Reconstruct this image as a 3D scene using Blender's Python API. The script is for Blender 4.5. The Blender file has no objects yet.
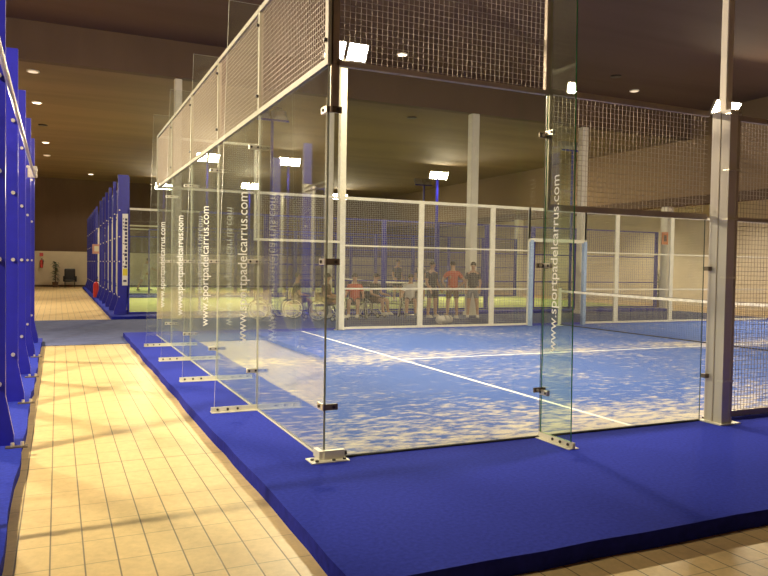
import bpy, math, random
from mathutils import Vector, Matrix
random.seed(7)
S = bpy.context.scene
COL = S.collection
PI = math.pi

# ------------------------------------------------------------------ materials
def new_mat(name):
    m = bpy.data.materials.new(name); m.use_nodes = True
    nt = m.node_tree; nt.nodes.clear()
    out = nt.nodes.new('ShaderNodeOutputMaterial')
    return m, nt, out

def N(nt, t, **kw):
    n = nt.nodes.new(t)
    for k, v in kw.items():
        if k.startswith('i_'): n.inputs[k[2:].replace('_', ' ')].default_value = v
        else: setattr(n, k, v)
    return n

def plain(name, col, rough=.5, metal=0.0, var=.12, scale=14, spec=.5, bump=0.0, stretch=(1, 1, 1)):
    m, nt, out = new_mat(name)
    b = N(nt, 'ShaderNodeBsdfPrincipled'); b.inputs['Roughness'].default_value = rough
    b.inputs['Metallic'].default_value = metal; b.inputs['Specular IOR Level'].default_value = spec
    tc = N(nt, 'ShaderNodeTexCoord'); mp = N(nt, 'ShaderNodeMapping'); mp.inputs['Scale'].default_value = stretch
    nz = N(nt, 'ShaderNodeTexNoise'); nz.inputs['Scale'].default_value = scale; nz.inputs['Detail'].default_value = 4
    nt.links.new(tc.outputs['Object'], mp.inputs['Vector']); nt.links.new(mp.outputs[0], nz.inputs['Vector'])
    r = N(nt, 'ShaderNodeValToRGB')
    r.color_ramp.elements[0].position = .3; r.color_ramp.elements[1].position = .7
    r.color_ramp.elements[0].color = tuple(c * (1 - var) for c in col) + (1,)
    r.color_ramp.elements[1].color = tuple(min(1, c * (1 + var)) for c in col) + (1,)
    nt.links.new(nz.outputs['Fac'], r.inputs['Fac']); nt.links.new(r.outputs['Color'], b.inputs['Base Color'])
    if bump:
        bp = N(nt, 'ShaderNodeBump'); bp.inputs['Strength'].default_value = bump; bp.inputs['Distance'].default_value = .01
        nt.links.new(nz.outputs['Fac'], bp.inputs['Height']); nt.links.new(bp.outputs[0], b.inputs['Normal'])
    nt.links.new(b.outputs[0], out.inputs['Surface'])
    return m

def emit(name, col, s):
    m, nt, out = new_mat(name)
    e = N(nt, 'ShaderNodeEmission'); e.inputs['Color'].default_value = (*col, 1); e.inputs['Strength'].default_value = s
    nt.links.new(e.outputs[0], out.inputs['Surface']); return m

def glass_mat(name, tint):
    m, nt, out = new_mat(name)
    g = N(nt, 'ShaderNodeNewGeometry')
    ior = N(nt, 'ShaderNodeMix', data_type='FLOAT'); ior.inputs['A'].default_value = 1.5; ior.inputs['B'].default_value = 1 / 1.5
    nt.links.new(g.outputs['Backfacing'], ior.inputs['Factor'])
    fr = N(nt, 'ShaderNodeFresnel'); nt.links.new(ior.outputs['Result'], fr.inputs['IOR'])
    t = N(nt, 'ShaderNodeBsdfTransparent'); t.inputs['Color'].default_value = (*tint, 1)
    gl = N(nt, 'ShaderNodeBsdfGlossy'); gl.inputs['Roughness'].default_value = 0.0
    gl.inputs['Color'].default_value = (.95, .97, .95, 1)
    mx = N(nt, 'ShaderNodeMixShader')
    nt.links.new(fr.outputs[0], mx.inputs[0]); nt.links.new(t.outputs[0], mx.inputs[1]); nt.links.new(gl.outputs[0], mx.inputs[2])
    # thin film of dust and fingerprints on the panes
    d = N(nt, 'ShaderNodeBsdfDiffuse'); d.inputs['Color'].default_value = (.8, .78, .68, 1)
    tc = N(nt, 'ShaderNodeTexCoord'); nz = N(nt, 'ShaderNodeTexNoise'); nz.inputs['Scale'].default_value = 2.2; nz.inputs['Detail'].default_value = 5
    nt.links.new(tc.outputs['Object'], nz.inputs['Vector'])
    mr = N(nt, 'ShaderNodeMapRange'); mr.inputs['From Min'].default_value = .35; mr.inputs['From Max'].default_value = .75
    mr.inputs['To Min'].default_value = .010; mr.inputs['To Max'].default_value = .032
    nt.links.new(nz.outputs['Fac'], mr.inputs['Value'])
    m2 = N(nt, 'ShaderNodeMixShader'); nt.links.new(mr.outputs[0], m2.inputs[0])
    nt.links.new(mx.outputs[0], m2.inputs[1]); nt.links.new(d.outputs[0], m2.inputs[2])
    nt.links.new(m2.outputs[0], out.inputs['Surface']); return m

def tile_mat():
    m, nt, out = new_mat('cream_floor_tiles')
    b = N(nt, 'ShaderNodeBsdfPrincipled'); b.inputs['Roughness'].default_value = .42
    tc = N(nt, 'ShaderNodeTexCoord')
    sp = N(nt, 'ShaderNodeSeparateXYZ'); nt.links.new(tc.outputs['Object'], sp.inputs[0])
    def line(axis, off, period, half, soft):
        a = N(nt, 'ShaderNodeMath', operation='ADD'); a.inputs[1].default_value = -off + period / 2 + period * 300; nt.links.new(sp.outputs[axis], a.inputs[0])
        m_ = N(nt, 'ShaderNodeMath', operation='MODULO'); m_.inputs[1].default_value = period; nt.links.new(a.outputs[0], m_.inputs[0])
        b_ = N(nt, 'ShaderNodeMath', operation='SUBTRACT'); b_.inputs[1].default_value = period / 2; nt.links.new(m_.outputs[0], b_.inputs[0])
        c_ = N(nt, 'ShaderNodeMath', operation='ABSOLUTE'); nt.links.new(b_.outputs[0], c_.inputs[0])
        r_ = N(nt, 'ShaderNodeMapRange'); r_.inputs['From Min'].default_value = half; r_.inputs['From Max'].default_value = half * 2
        r_.inputs['To Min'].default_value = soft; r_.inputs['To Max'].default_value = 0; nt.links.new(c_.outputs[0], r_.inputs['Value']); return r_
    l1 = line('X', -2.04, .165, .0026, .9); l2 = line('Y', .87, .33, .0026, .5); l3 = line('Y', .87, 2.64, .004, .85)
    m1 = N(nt, 'ShaderNodeMath', operation='MAXIMUM'); nt.links.new(l1.outputs[0], m1.inputs[0]); nt.links.new(l2.outputs[0], m1.inputs[1])
    m2 = N(nt, 'ShaderNodeMath', operation='MAXIMUM'); nt.links.new(m1.outputs[0], m2.inputs[0]); nt.links.new(l3.outputs[0], m2.inputs[1])
    br = N(nt, 'ShaderNodeMix', data_type='RGBA'); nt.links.new(m2.outputs[0], br.inputs['Factor'])
    br.inputs[6].default_value = (.73, .535, .265, 1); br.inputs[7].default_value = (.14, .105, .07, 1)
    nz = N(nt, 'ShaderNodeTexNoise'); nz.inputs['Scale'].default_value = 16; nz.inputs['Detail'].default_value = 7; nz.inputs['Roughness'].default_value = .7
    nt.links.new(tc.outputs['Object'], nz.inputs['Vector'])
    mr = N(nt, 'ShaderNodeMapRange'); mr.inputs['From Min'].default_value = .3; mr.inputs['From Max'].default_value = .7
    mr.inputs['To Min'].default_value = .86; mr.inputs['To Max'].default_value = 1.08
    nt.links.new(nz.outputs['Fac'], mr.inputs['Value'])
    mul = N(nt, 'ShaderNodeMix', data_type='RGBA', blend_type='MULTIPLY'); mul.inputs['Factor'].default_value = 1
    nt.links.new(br.outputs[2], mul.inputs[6]); nt.links.new(mr.outputs[0], mul.inputs[7])
    nt.links.new(mul.outputs[2], b.inputs['Base Color'])
    bp = N(nt, 'ShaderNodeBump'); bp.inputs['Strength'].default_value = .25; bp.inputs['Distance'].default_value = .003; bp.invert = True
    nt.links.new(m2.outputs[0], bp.inputs['Height']); nt.links.new(bp.outputs[0], b.inputs['Normal'])
    nt.links.new(b.outputs[0], out.inputs['Surface']); return m

def turf_mat(name, base, sand, near_edges=True, amount=.5):
    m, nt, out = new_mat(name)
    b = N(nt, 'ShaderNodeBsdfPrincipled'); b.inputs['Roughness'].default_value = .9; b.inputs['Specular IOR Level'].default_value = .1
    tc = N(nt, 'ShaderNodeTexCoord')
    mp = N(nt, 'ShaderNodeMapping'); mp.inputs['Scale'].default_value = (1.0, 2.2, 1); mp.inputs['Rotation'].default_value = (0, 0, .12)
    nt.links.new(tc.outputs['Object'], mp.inputs['Vector'])
    n1 = N(nt, 'ShaderNodeTexNoise'); n1.inputs['Scale'].default_value = 5.0; n1.inputs['Detail'].default_value = 9; n1.inputs['Roughness'].default_value = .68
    nt.links.new(mp.outputs[0], n1.inputs['Vector'])
    n2 = N(nt, 'ShaderNodeTexNoise'); n2.inputs['Scale'].default_value = .5; n2.inputs['Detail'].default_value = 3
    nt.links.new(tc.outputs['Object'], n2.inputs['Vector'])
    # drifts of sand lie thicker along the near side wall and the centre line
    sx = N(nt, 'ShaderNodeSeparateXYZ'); nt.links.new(tc.outputs['Object'], sx.inputs[0])
    e1 = N(nt, 'ShaderNodeMapRange'); e1.inputs['From Min'].default_value = 0; e1.inputs['From Max'].default_value = 1.7
    e1.inputs['To Min'].default_value = .20 if near_edges else 0; e1.inputs['To Max'].default_value = 0
    nt.links.new(sx.outputs['Y'], e1.inputs['Value'])
    cy = N(nt, 'ShaderNodeMath', operation='SUBTRACT'); cy.inputs[1].default_value = 5.25; nt.links.new(sx.outputs['Y'], cy.inputs[0])
    ca = N(nt, 'ShaderNodeMath', operation='ABSOLUTE'); nt.links.new(cy.outputs[0], ca.inputs[0])
    e2 = N(nt, 'ShaderNodeMapRange'); e2.inputs['From Min'].default_value = 0; e2.inputs['From Max'].default_value = .9
    e2.inputs['To Min'].default_value = .13 if near_edges else 0; e2.inputs['To Max'].default_value = 0
    nt.links.new(ca.outputs[0], e2.inputs['Value'])
    a1 = N(nt, 'ShaderNodeMath', operation='ADD'); nt.links.new(e1.outputs[0], a1.inputs[0]); nt.links.new(e2.outputs[0], a1.inputs[1])
    a2 = N(nt, 'ShaderNodeMath', operation='ADD'); nt.links.new(a1.outputs[0], a2.inputs[0]); nt.links.new(n1.outputs['Fac'], a2.inputs[1])
    s2 = N(nt, 'ShaderNodeMath', operation='MULTIPLY_ADD'); s2.inputs[1].default_value = .35; s2.inputs[2].default_value = -.175
    nt.links.new(n2.outputs['Fac'], s2.inputs[0])
    a3 = N(nt, 'ShaderNodeMath', operation='ADD'); nt.links.new(a2.outputs[0], a3.inputs[0]); nt.links.new(s2.outputs[0], a3.inputs[1])
    r = N(nt, 'ShaderNodeMapRange'); r.inputs['From Min'].default_value = .54; r.inputs['From Max'].default_value = .73
    r.inputs['To Min'].default_value = .045; r.inputs['To Max'].default_value = amount
    nt.links.new(a3.outputs[0], r.inputs['Value'])
    n3 = N(nt, 'ShaderNodeTexNoise'); n3.inputs['Scale'].default_value = 90; n3.inputs['Detail'].default_value = 2
    nt.links.new(tc.outputs['Object'], n3.inputs['Vector'])
    mb = N(nt, 'ShaderNodeMix', data_type='RGBA'); mb.inputs[6].default_value = tuple(c * .85 for c in base) + (1,)
    mb.inputs[7].default_value = tuple(min(1, c * 1.15) for c in base) + (1,); nt.links.new(n3.outputs['Fac'], mb.inputs['Factor'])
    mx = N(nt, 'ShaderNodeMix', data_type='RGBA'); nt.links.new(r.outputs[0], mx.inputs['Factor'])
    nt.links.new(mb.outputs[2], mx.inputs[6]); mx.inputs[7].default_value = (*sand, 1)
    nt.links.new(mx.outputs[2], b.inputs['Base Color'])
    bp = N(nt, 'ShaderNodeBump'); bp.inputs['Strength'].default_value = .3; bp.inputs['Distance'].default_value = .01
    nt.links.new(n3.outputs['Fac'], bp.inputs['Height']); nt.links.new(bp.outputs[0], b.inputs['Normal'])
    nt.links.new(b.outputs[0], out.inputs['Surface']); return m

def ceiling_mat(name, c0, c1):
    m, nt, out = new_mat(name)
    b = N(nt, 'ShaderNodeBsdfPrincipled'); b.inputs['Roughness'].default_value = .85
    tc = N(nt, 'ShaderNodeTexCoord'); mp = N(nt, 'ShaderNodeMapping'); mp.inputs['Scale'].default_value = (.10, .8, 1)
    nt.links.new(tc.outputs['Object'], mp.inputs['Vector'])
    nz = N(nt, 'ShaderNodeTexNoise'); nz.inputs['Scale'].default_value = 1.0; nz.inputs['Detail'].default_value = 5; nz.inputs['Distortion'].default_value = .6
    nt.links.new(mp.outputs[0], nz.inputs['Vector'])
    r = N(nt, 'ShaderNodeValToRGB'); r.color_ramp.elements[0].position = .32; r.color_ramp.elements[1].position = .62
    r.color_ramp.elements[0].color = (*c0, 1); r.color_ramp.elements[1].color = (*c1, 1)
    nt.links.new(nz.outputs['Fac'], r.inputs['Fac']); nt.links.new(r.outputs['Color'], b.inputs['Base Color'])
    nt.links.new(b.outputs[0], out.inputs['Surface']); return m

M = {
 'tile': tile_mat(),
 'turf': turf_mat('blue_sanded_turf', (.036, .095, .37), (.66, .58, .44), True, .8),
 'green': turf_mat('green_sanded_turf', (.38, .44, .15), (.62, .60, .34), False, .5),
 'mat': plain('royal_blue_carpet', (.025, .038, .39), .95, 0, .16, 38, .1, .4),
 'mat_side': plain('shaded_carpet_edge', (.016, .022, .30), .95, 0, .2, 20, .1),  # same blue carpet, shade of the unlit sides put into the colour
 'rug': plain('grey_blue_carpet', (.10, .12, .26), .95, 0, .15, 6, .1, .2),
 'line': plain('white_court_line', (.85, .85, .82), .8, 0, .06, 30),
 'glass': glass_mat('clear_tempered_glass', (.965, .985, .965)),
 'glass_green': glass_mat('green_tinted_glass', (.88, .94, .86)),
 'edge_pale': plain('pale_glass_edge', (.52, .52, .42), .3, 0, .1, 20, .6),
 'edge': plain('green_glass_edge', (.04, .07, .055), .15, 0, .1, 20, .8),
 'edge2': plain('bright_green_glass_edge', (.06, .40, .16), .12, 0, .1, 20, .8),
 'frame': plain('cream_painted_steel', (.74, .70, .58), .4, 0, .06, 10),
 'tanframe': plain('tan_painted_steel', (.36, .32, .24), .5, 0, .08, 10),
 'bframe': plain('brown_steel', (.48, .40, .32), .4, .3, .08, 10),  # even brown steel for near frames and mast sleeve
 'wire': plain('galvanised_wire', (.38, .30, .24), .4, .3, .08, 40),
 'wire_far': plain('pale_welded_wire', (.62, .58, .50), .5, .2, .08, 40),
 'steel': plain('brushed_steel', (.75, .70, .60), .3, .7, .08, 30),
 'hard': plain('dark_clamp_steel', (.20, .16, .12), .4, .6, .1, 30),
 'bolt': plain('dark_bolt', (.06, .05, .05), .4, .6, .1, 30),
 'post': plain('grey_mast_steel', (.66, .60, .54), .45, .1, .07, 6, .5, 0, (1, 1, .2)),
 'blue': plain('glossy_blue_steel', (.018, .018, .33), .32, .1, .1, 8),
 'bwire': plain('blue_welded_wire', (.05, .06, .36), .4, 0, .08, 40),
 'white': plain('white_vinyl', (.88, .87, .82), .6, 0, .03, 30),
 'navy': plain('navy_ink', (.03, .03, .12), .6, 0, .03, 30),
 'yellow': plain('yellow_ink', (.80, .66, .05), .6, 0, .03, 30),
 'net': plain('black_net_cord', (.03, .03, .04), .8, 0, .1, 30),
 'tape': plain('stained_white_net_tape', (.78, .74, .66), .8, 0, .22, 6),
 'lens': emit('floodlight_glow', (1.0, .86, .60), 90),
 'lamp_body': plain('floodlight_casing', (.45, .42, .38), .4, .4, .05, 20),
 'down': emit('downlight_glow', (1.0, .82, .6), 5),
 'down_dim': emit('dim_downlight_glow', (1.0, .75, .5), 1.1),
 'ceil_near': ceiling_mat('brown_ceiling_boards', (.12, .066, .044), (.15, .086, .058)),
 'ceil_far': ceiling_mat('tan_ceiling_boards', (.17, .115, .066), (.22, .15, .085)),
 'brown': plain('brown_wall_paint', (.13, .085, .058), .85, 0, .1, 1.2, .3, 0, (1, 1, .3)),
 'fascia': plain('tan_fascia_paint', (.26, .18, .11), .85, 0, .1, .5, .3, 0, (1, .3, 1)),
 'cream': plain('cream_wall_paint', (.72, .64, .50), .8, 0, .05, 2),
 'column': plain('cream_column_paint', (.74, .70, .60), .6, 0, .05, 4),
 'skin': plain('skin', (.52, .31, .20), .55, 0, .06, 12),
 'hair': plain('dark_hair', (.03, .02, .015), .7, 0, .2, 40),
 'red': plain('red_cloth', (.50, .10, .05), .85, 0, .1, 12),
 'orange': plain('orange_sign', (.75, .25, .08), .6, 0, .08, 12),
 'dark': plain('charcoal_cloth', (.06, .055, .065), .85, 0, .15, 12),
 'grey': plain('grey_cloth', (.26, .26, .28), .85, 0, .12, 12),
 'khaki': plain('brown_cloth', (.20, .13, .08), .85, 0, .12, 12),
 'pale': plain('pale_cloth', (.72, .68, .62), .85, 0, .08, 12),
 'rubber': plain('black_rubber', (.03, .03, .03), .7, 0, .1, 20),
 'leaf': plain('dark_green_leaf', (.035, .09, .03), .6, 0, .35, 9),
 'pot': plain('terracotta_pot', (.12, .07, .05), .7, 0, .1, 10),
 'redp': plain('red_gloss_paint', (.60, .03, .03), .3, 0, .05, 10),
 'leather': plain('black_leather', (.025, .022, .022), .45, 0, .2, 18),
}

# ------------------------------------------------------------------ mesh builder
class MB:
    def __init__(s): s.v = []; s.f = []; s.mi = []; s.mats = []
    def mid(s, m):
        if m not in s.mats: s.mats.append(m)
        return s.mats.index(m)
    def quad(s, pts, m):
        b = len(s.v); s.v += [tuple(p) for p in pts]; s.f.append(tuple(range(b, b + len(pts)))); s.mi.append(s.mid(m)); return s
    def box(s, x0, x1, y0, y1, z0, z1, m, side=None, top=None):
        if x0 > x1: x0, x1 = x1, x0
        if y0 > y1: y0, y1 = y1, y0
        b = len(s.v); i = s.mid(m)
        s.v += [(x0,y0,z0),(x1,y0,z0),(x1,y1,z0),(x0,y1,z0),(x0,y0,z1),(x1,y0,z1),(x1,y1,z1),(x0,y1,z1)]
        fs = [(0,3,2,1),(4,5,6,7),(0,1,5,4),(1,2,6,5),(2,3,7,6),(3,0,4,7)]
        s.f += [tuple(b + k for k in f) for f in fs]
        s.mi += [i] * 6 if side is None else [i, i] + [s.mid(side)] * 4
        return s
    def bevbox(s, x0, x1, y0, y1, z0, z1, m, r):
        """box with chamfered vertical edges and chamfered top"""
        if x0 > x1: x0, x1 = x1, x0
        if y0 > y1: y0, y1 = y1, y0
        def ring(z, q):
            return [(x0+r+q,y0+q,z),(x1-r-q,y0+q,z),(x1-q,y0+r+q,z),(x1-q,y1-r-q,z),(x1-r-q,y1-q,z),(x0+r+q,y1-q,z),(x0+q,y1-r-q,z),(x0+q,y0+r+q,z)]
        rings = [ring(z0, 0), ring(z1 - r, 0), ring(z1, r * .6)]
        return s.loft(rings, m)
    def loft(s, rings, m, caps=True):
        n = len(rings[0]); b = len(s.v); i = s.mid(m)
        for r in rings: s.v += [tuple(p) for p in r]
        for k in range(len(rings) - 1):
            for j in range(n):
                a = b + k * n + j; c = b + k * n + (j + 1) % n
                s.f.append((a, c, c + n, a + n)); s.mi.append(i)
        if caps:
            s.f.append(tuple(b + j for j in reversed(range(n)))); s.mi.append(i)
            e = b + (len(rings) - 1) * n
            s.f.append(tuple(e + j for j in range(n))); s.mi.append(i)
        return s
    def tube(s, pts, rad, m, n=8, caps=True):
        pts = [Vector(p) for p in pts]
        rads = rad if isinstance(rad, (list, tuple)) else [rad] * len(pts)
        rings = []; up = None
        for k, p in enumerate(pts):
            d = (pts[min(k+1, len(pts)-1)] - pts[max(k-1, 0)]).normalized()
            if up is None:
                up = Vector((0, 0, 1)) if abs(d.z) < .9 else Vector((1, 0, 0))
            a = d.cross(up)
            if a.length < 1e-4: a = d.cross(Vector((0, 1, 0)))
            a.normalize(); c = a.cross(d).normalized(); up = c
            rings.append([p + (a * math.cos(t) + c * math.sin(t)) * rads[k] for t in [2 * PI * j / n for j in range(n)]])
        return s.loft(rings, m, caps)
    def ring_wheel(s, c, axis, R, r, m, n=28, k=6):
        c = Vector(c); ax = Vector(axis).normalized()
        u = ax.cross(Vector((0, 0, 1))); u = u.normalized() if u.length > .01 else Vector((1, 0, 0)); w = ax.cross(u)
        b = len(s.v); i = s.mid(m)
        for a in range(n):
            t = 2 * PI * a / n; d = u * math.cos(t) + w * math.sin(t)
            for q in range(k):
                f = 2 * PI * q / k
                s.v.append(tuple(c + d * (R + r * math.cos(f)) + ax * r * math.sin(f)))
        for a in range(n):
            for q in range(k):
                s.f.append((b + a*k + q, b + ((a+1) % n)*k + q, b + ((a+1) % n)*k + (q+1) % k, b + a*k + (q+1) % k)); s.mi.append(i)
        return s
    def ball(s, c, r, m, nu=12, nv=8):
        rx, ry, rz = r if isinstance(r, (tuple, list)) else (r, r, r)
        rings = []
        for j in range(nv + 1):
            t = -PI / 2 + PI * (j + .03) / (nv + .06)
            rings.append([(c[0] + rx*math.cos(t)*math.cos(2*PI*k/nu), c[1] + ry*math.cos(t)*math.sin(2*PI*k/nu), c[2] + rz*math.sin(t)) for k in range(nu)])
        return s.loft(rings, m)
    def mesh(s, name, smooth=False):
        me = bpy.data.meshes.new(name); me.from_pydata(s.v, [], s.f)
        for m in s.mats: me.materials.append(m)
        me.polygons.foreach_set('material_index', s.mi)
        if smooth: me.polygons.foreach_set('use_smooth', [True] * len(s.f))
        me.update(); return me
    def build(s, name, parent=None, smooth=False):
        return link(name, s.mesh(name, smooth), parent)

def link(name, me, parent=None):
    o = bpy.data.objects.new(name, me); COL.objects.link(o)
    if parent: o.parent = parent
    return o

def thing(name, label, cat, loc=(0, 0, 0), rz=0.0, group=None):
    o = bpy.data.objects.new(name, None); COL.objects.link(o); o.empty_display_size = .1
    o.location = loc; o.rotation_euler = (0, 0, rz); return tag(o, label, cat, group)

def tag(o, label, cat, group=None):
    o['label'] = label; o['category'] = cat
    if group: o['group'] = group
    return o

def struct(name, mb, **kw):
    o = mb.build(name); o['kind'] = 'structure'; return o

def text_mesh(txt, size, m, ext=.0006):
    c = bpy.data.curves.new('t', 'FONT'); c.body = txt; c.size = size; c.extrude = ext
    c.align_x = 'CENTER'; c.align_y = 'CENTER'
    o = bpy.data.objects.new('t', c); COL.objects.link(o)
    dg = bpy.context.evaluated_depsgraph_get(); dg.update()
    me = bpy.data.meshes.new_from_object(o.evaluated_get(dg))
    bpy.data.objects.remove(o); bpy.data.curves.remove(c)
    me.materials.clear(); me.materials.append(m); return me

# ------------------------------------------------------------------ levels of the place
FL = -.10            # tiled floor; the courts stand on 10 cm carpeted slabs (top at 0)
C1, C2 = 6.5, 7.45   # ceiling heights, beyond and before the step at Y = 15
YS = 15.0
XW, YW = 24.5, 43.0  # right wall of the low aisle, far wall
X0, Y0 = -26.0, -14.0

struct('floor', MB().quad([(X0, Y0, FL), (XW, Y0, FL), (XW, YW, FL), (X0, YW, FL)], M['tile']))
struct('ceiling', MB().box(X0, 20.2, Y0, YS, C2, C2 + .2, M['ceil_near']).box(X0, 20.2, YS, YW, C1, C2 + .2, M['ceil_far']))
struct('trim_1', MB().box(X0, 20.2, YS - .03, YS + .25, C1 - .02, C2, M['brown']))
struct('wall_back', MB().box(X0, XW, YW, YW + .2, FL, 2.07, M['cream']).box(X0, XW, YW, YW + .2, 2.07, C2, M['brown']))
struct('wall_left', MB().box(X0 - .2, X0, Y0, YW, FL, 2.07, M['cream']).box(X0 - .2, X0, Y0, YW, 2.07, C2, M['brown']))
struct('wall_front', MB().box(X0, XW, Y0 - .2, Y0, FL, 2.07, M['cream']).box(X0, XW, Y0 - .2, Y0, 2.07, C2, M['brown']))
struct('wall_right', MB().box(XW, XW + .2, Y0, YW, FL, 4.5, M['cream']))
struct('wall_upper_right', MB().box(20.1, 20.3, Y0, YW, 4.3, C2 + .2, M['fascia']))
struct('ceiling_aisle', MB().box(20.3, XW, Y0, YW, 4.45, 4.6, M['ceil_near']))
struct('trim_2', MB().box(20.05, 20.45, Y0, YW, 4.02, 4.32, M['brown']))
struct('baseboard_back', MB().box(X0, XW, YW - .02, YW, FL, FL + .12, M['brown']))

# ------------------------------------------------------------------ carpets and playing surfaces
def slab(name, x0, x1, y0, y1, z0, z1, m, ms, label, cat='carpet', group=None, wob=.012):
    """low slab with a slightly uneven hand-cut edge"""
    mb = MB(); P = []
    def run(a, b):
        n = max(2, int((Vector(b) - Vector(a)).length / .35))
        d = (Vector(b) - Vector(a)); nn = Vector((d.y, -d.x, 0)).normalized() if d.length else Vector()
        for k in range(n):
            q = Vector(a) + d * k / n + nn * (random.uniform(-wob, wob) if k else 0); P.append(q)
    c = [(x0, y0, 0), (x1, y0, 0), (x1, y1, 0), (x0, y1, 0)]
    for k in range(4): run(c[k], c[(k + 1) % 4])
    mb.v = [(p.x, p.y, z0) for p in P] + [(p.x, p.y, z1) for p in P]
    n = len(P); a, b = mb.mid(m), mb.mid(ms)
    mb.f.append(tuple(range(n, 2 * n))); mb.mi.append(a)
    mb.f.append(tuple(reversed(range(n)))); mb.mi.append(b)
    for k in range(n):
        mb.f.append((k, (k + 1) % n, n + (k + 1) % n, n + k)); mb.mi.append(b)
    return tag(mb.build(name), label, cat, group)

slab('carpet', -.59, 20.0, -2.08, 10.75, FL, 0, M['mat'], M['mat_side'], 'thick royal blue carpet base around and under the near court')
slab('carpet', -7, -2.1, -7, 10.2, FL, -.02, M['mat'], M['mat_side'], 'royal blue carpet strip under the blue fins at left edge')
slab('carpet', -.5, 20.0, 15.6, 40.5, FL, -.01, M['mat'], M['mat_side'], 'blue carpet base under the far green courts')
mb = MB(); P_ = [(-9, 10.2), (-2.1, 10.2), (-2.1, 9.45), (-.59, 9.45), (-.59, 10.75), (20.4, 10.75), (20.4, 15.6), (-9, 15.6)]
for z in (FL, FL + .012): mb.v += [(x, y, z) for x, y in P_]
mb.f = [tuple(reversed(range(8))), tuple(range(8, 16))] + [(k, (k + 1) % 8, 8 + (k + 1) % 8, 8 + k) for k in range(8)]; mb.mats = [M['rug']]; mb.mi = [0] * 10
tag(mb.build('carpet'), 'flat grey blue carpet crossing the tiled corridor', 'carpet')
def court(name, x0, x1, y0, y1, z, m, label):
    t = thing(name, label, 'court', (x0, y0, z))
    w, h = x1 - x0, y1 - y0
    MB().box(0, w, 0, h, 0, .012, m).build('turf', t)
    for a in (3.05, w - 3.05):
        MB().box(a - .025, a + .025, .02, h - .02, .012, .0135, M['line']).build('service_line', t)
    MB().box(3.05, w - 3.05, h / 2 - .02, h / 2 + .02, .012, .0135, M['line']).build('centre_line', t)
    return t
court('padel_court', 0.02, 19.95, 0.02, 10, 0, M['turf'], 'sandy blue artificial turf court with white lines behind glass walls')
court('padel_court', 0.02, 19.95, 16.5, 26.2, -.01, M['green'], 'pale green turf court just beyond the cross carpet')
court('padel_court', 0.02, 19.95, 29.4, 39.4, -.01, M['green'], 'pale green turf court farthest back in the hall')

# ------------------------------------------------------------------ glass walls of the near court
G = .012
def pane_box(mb, x0, x1, y0, y1, z0, z1, thin, edge=None):
    """glass box whose two large faces are glass and whose rim shows the green edge"""
    edge = edge or M['edge']
    b = len(mb.v); g = mb.mid(M['glass']); e = mb.mid(edge)
    mb.v += [(x0,y0,z0),(x1,y0,z0),(x1,y1,z0),(x0,y1,z0),(x0,y0,z1),(x1,y0,z1),(x1,y1,z1),(x0,y1,z1)]
    fs = [(0,3,2,1),(4,5,6,7),(0,1,5,4),(1,2,6,5),(2,3,7,6),(3,0,4,7)]
    for k, f in enumerate(fs):
        mb.f.append(tuple(b + q for q in f))
        big = k in ((3, 5) if thin == 'x' else (2, 4))
        mb.mi.append(g if big else e)
    return mb

def glass_panel(loc, rz, L, z1, label, group, edge=None):
    """local: along +x, faces -y / +y"""
    t = thing('glass_screen', label, 'glass wall', loc, rz, group)
    pane_box(MB(), .006, L - .006, -G / 2, G / 2, .012, z1, 'y', edge).build('pane', t)
    MB().box(0, L, -.012, .012, 0.0, .012, M['rubber'] if edge is None else M['frame']).build('floor_seal', t)
    return t

def clamp(parent, x, y, z, dx, dy, m=None, pair=True):
    """small steel clamp plate with two bolts, lying across a joint"""
    mb = MB(); m = m or M['steel']
    mb.bevbox(x - dx / 2, x + dx / 2, y - dy / 2, y + dy / 2, z - .022, z + .022, m, .004)
    for s in (-1, 1):
        if dx > dy:
            mb.tube([(x + s * dx * .3, y - dy / 2 - .006, z), (x + s * dx * .3, y + dy / 2 + .006, z)], .011, M['bolt'], 8)
        else:
            mb.tube([(x - dx / 2 - .006, y + s * dy * .3, z), (x + dx / 2 + .006, y + s * dy * .3, z)], .011, M['bolt'], 8)
    return mb.build('clamp', parent)

ordn = ['nearest', 'second nearest', 'third nearest', 'fourth nearest', 'farthest']
for k in range(5):
    glass_panel((0, 2 * k, 0), PI / 2, 2.0, 2.97, f'clear glass panel beside the corridor, {ordn[k]} of five from near corner', 'glass panels of the long wall by the corridor', M['edge_pale'])

def fin_mesh_x(w0, w1, H, em):
    """trapezoid glass fin in the local XZ plane reaching towards -x from the joint"""
    mb = MB(); g = mb.mid(M['glass_green'] if em == M['edge2'] else M['glass']); e = mb.mid(em)
    A = [(-.012, .05), (-w0, .05), (-w1, H), (-.012, H)]
    b = 0
    for y in (-G / 2, G / 2): mb.v += [(x, y, z) for x, z in A]
    mb.f += [(0, 1, 2, 3), (7, 6, 5, 4)]; mb.mi += [g, g]
    for k in range(4):
        j = (k + 1) % 4; mb.f.append((k, k + 4, j + 4, j)); mb.mi.append(e)
    return mb

TXT = text_mesh('www.sportpadelcarrus.com', .125, M['white'])
def scaled_text(length):
    me = TXT.copy(); xs = [v.co.x for v in me.vertices]; L = max(xs) - min(xs)
    s = length / L
    for v in me.vertices: v.co = Vector((v.co.x * s, v.co.y * s, v.co.z))
    return me
TX = scaled_text(1.50)

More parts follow.
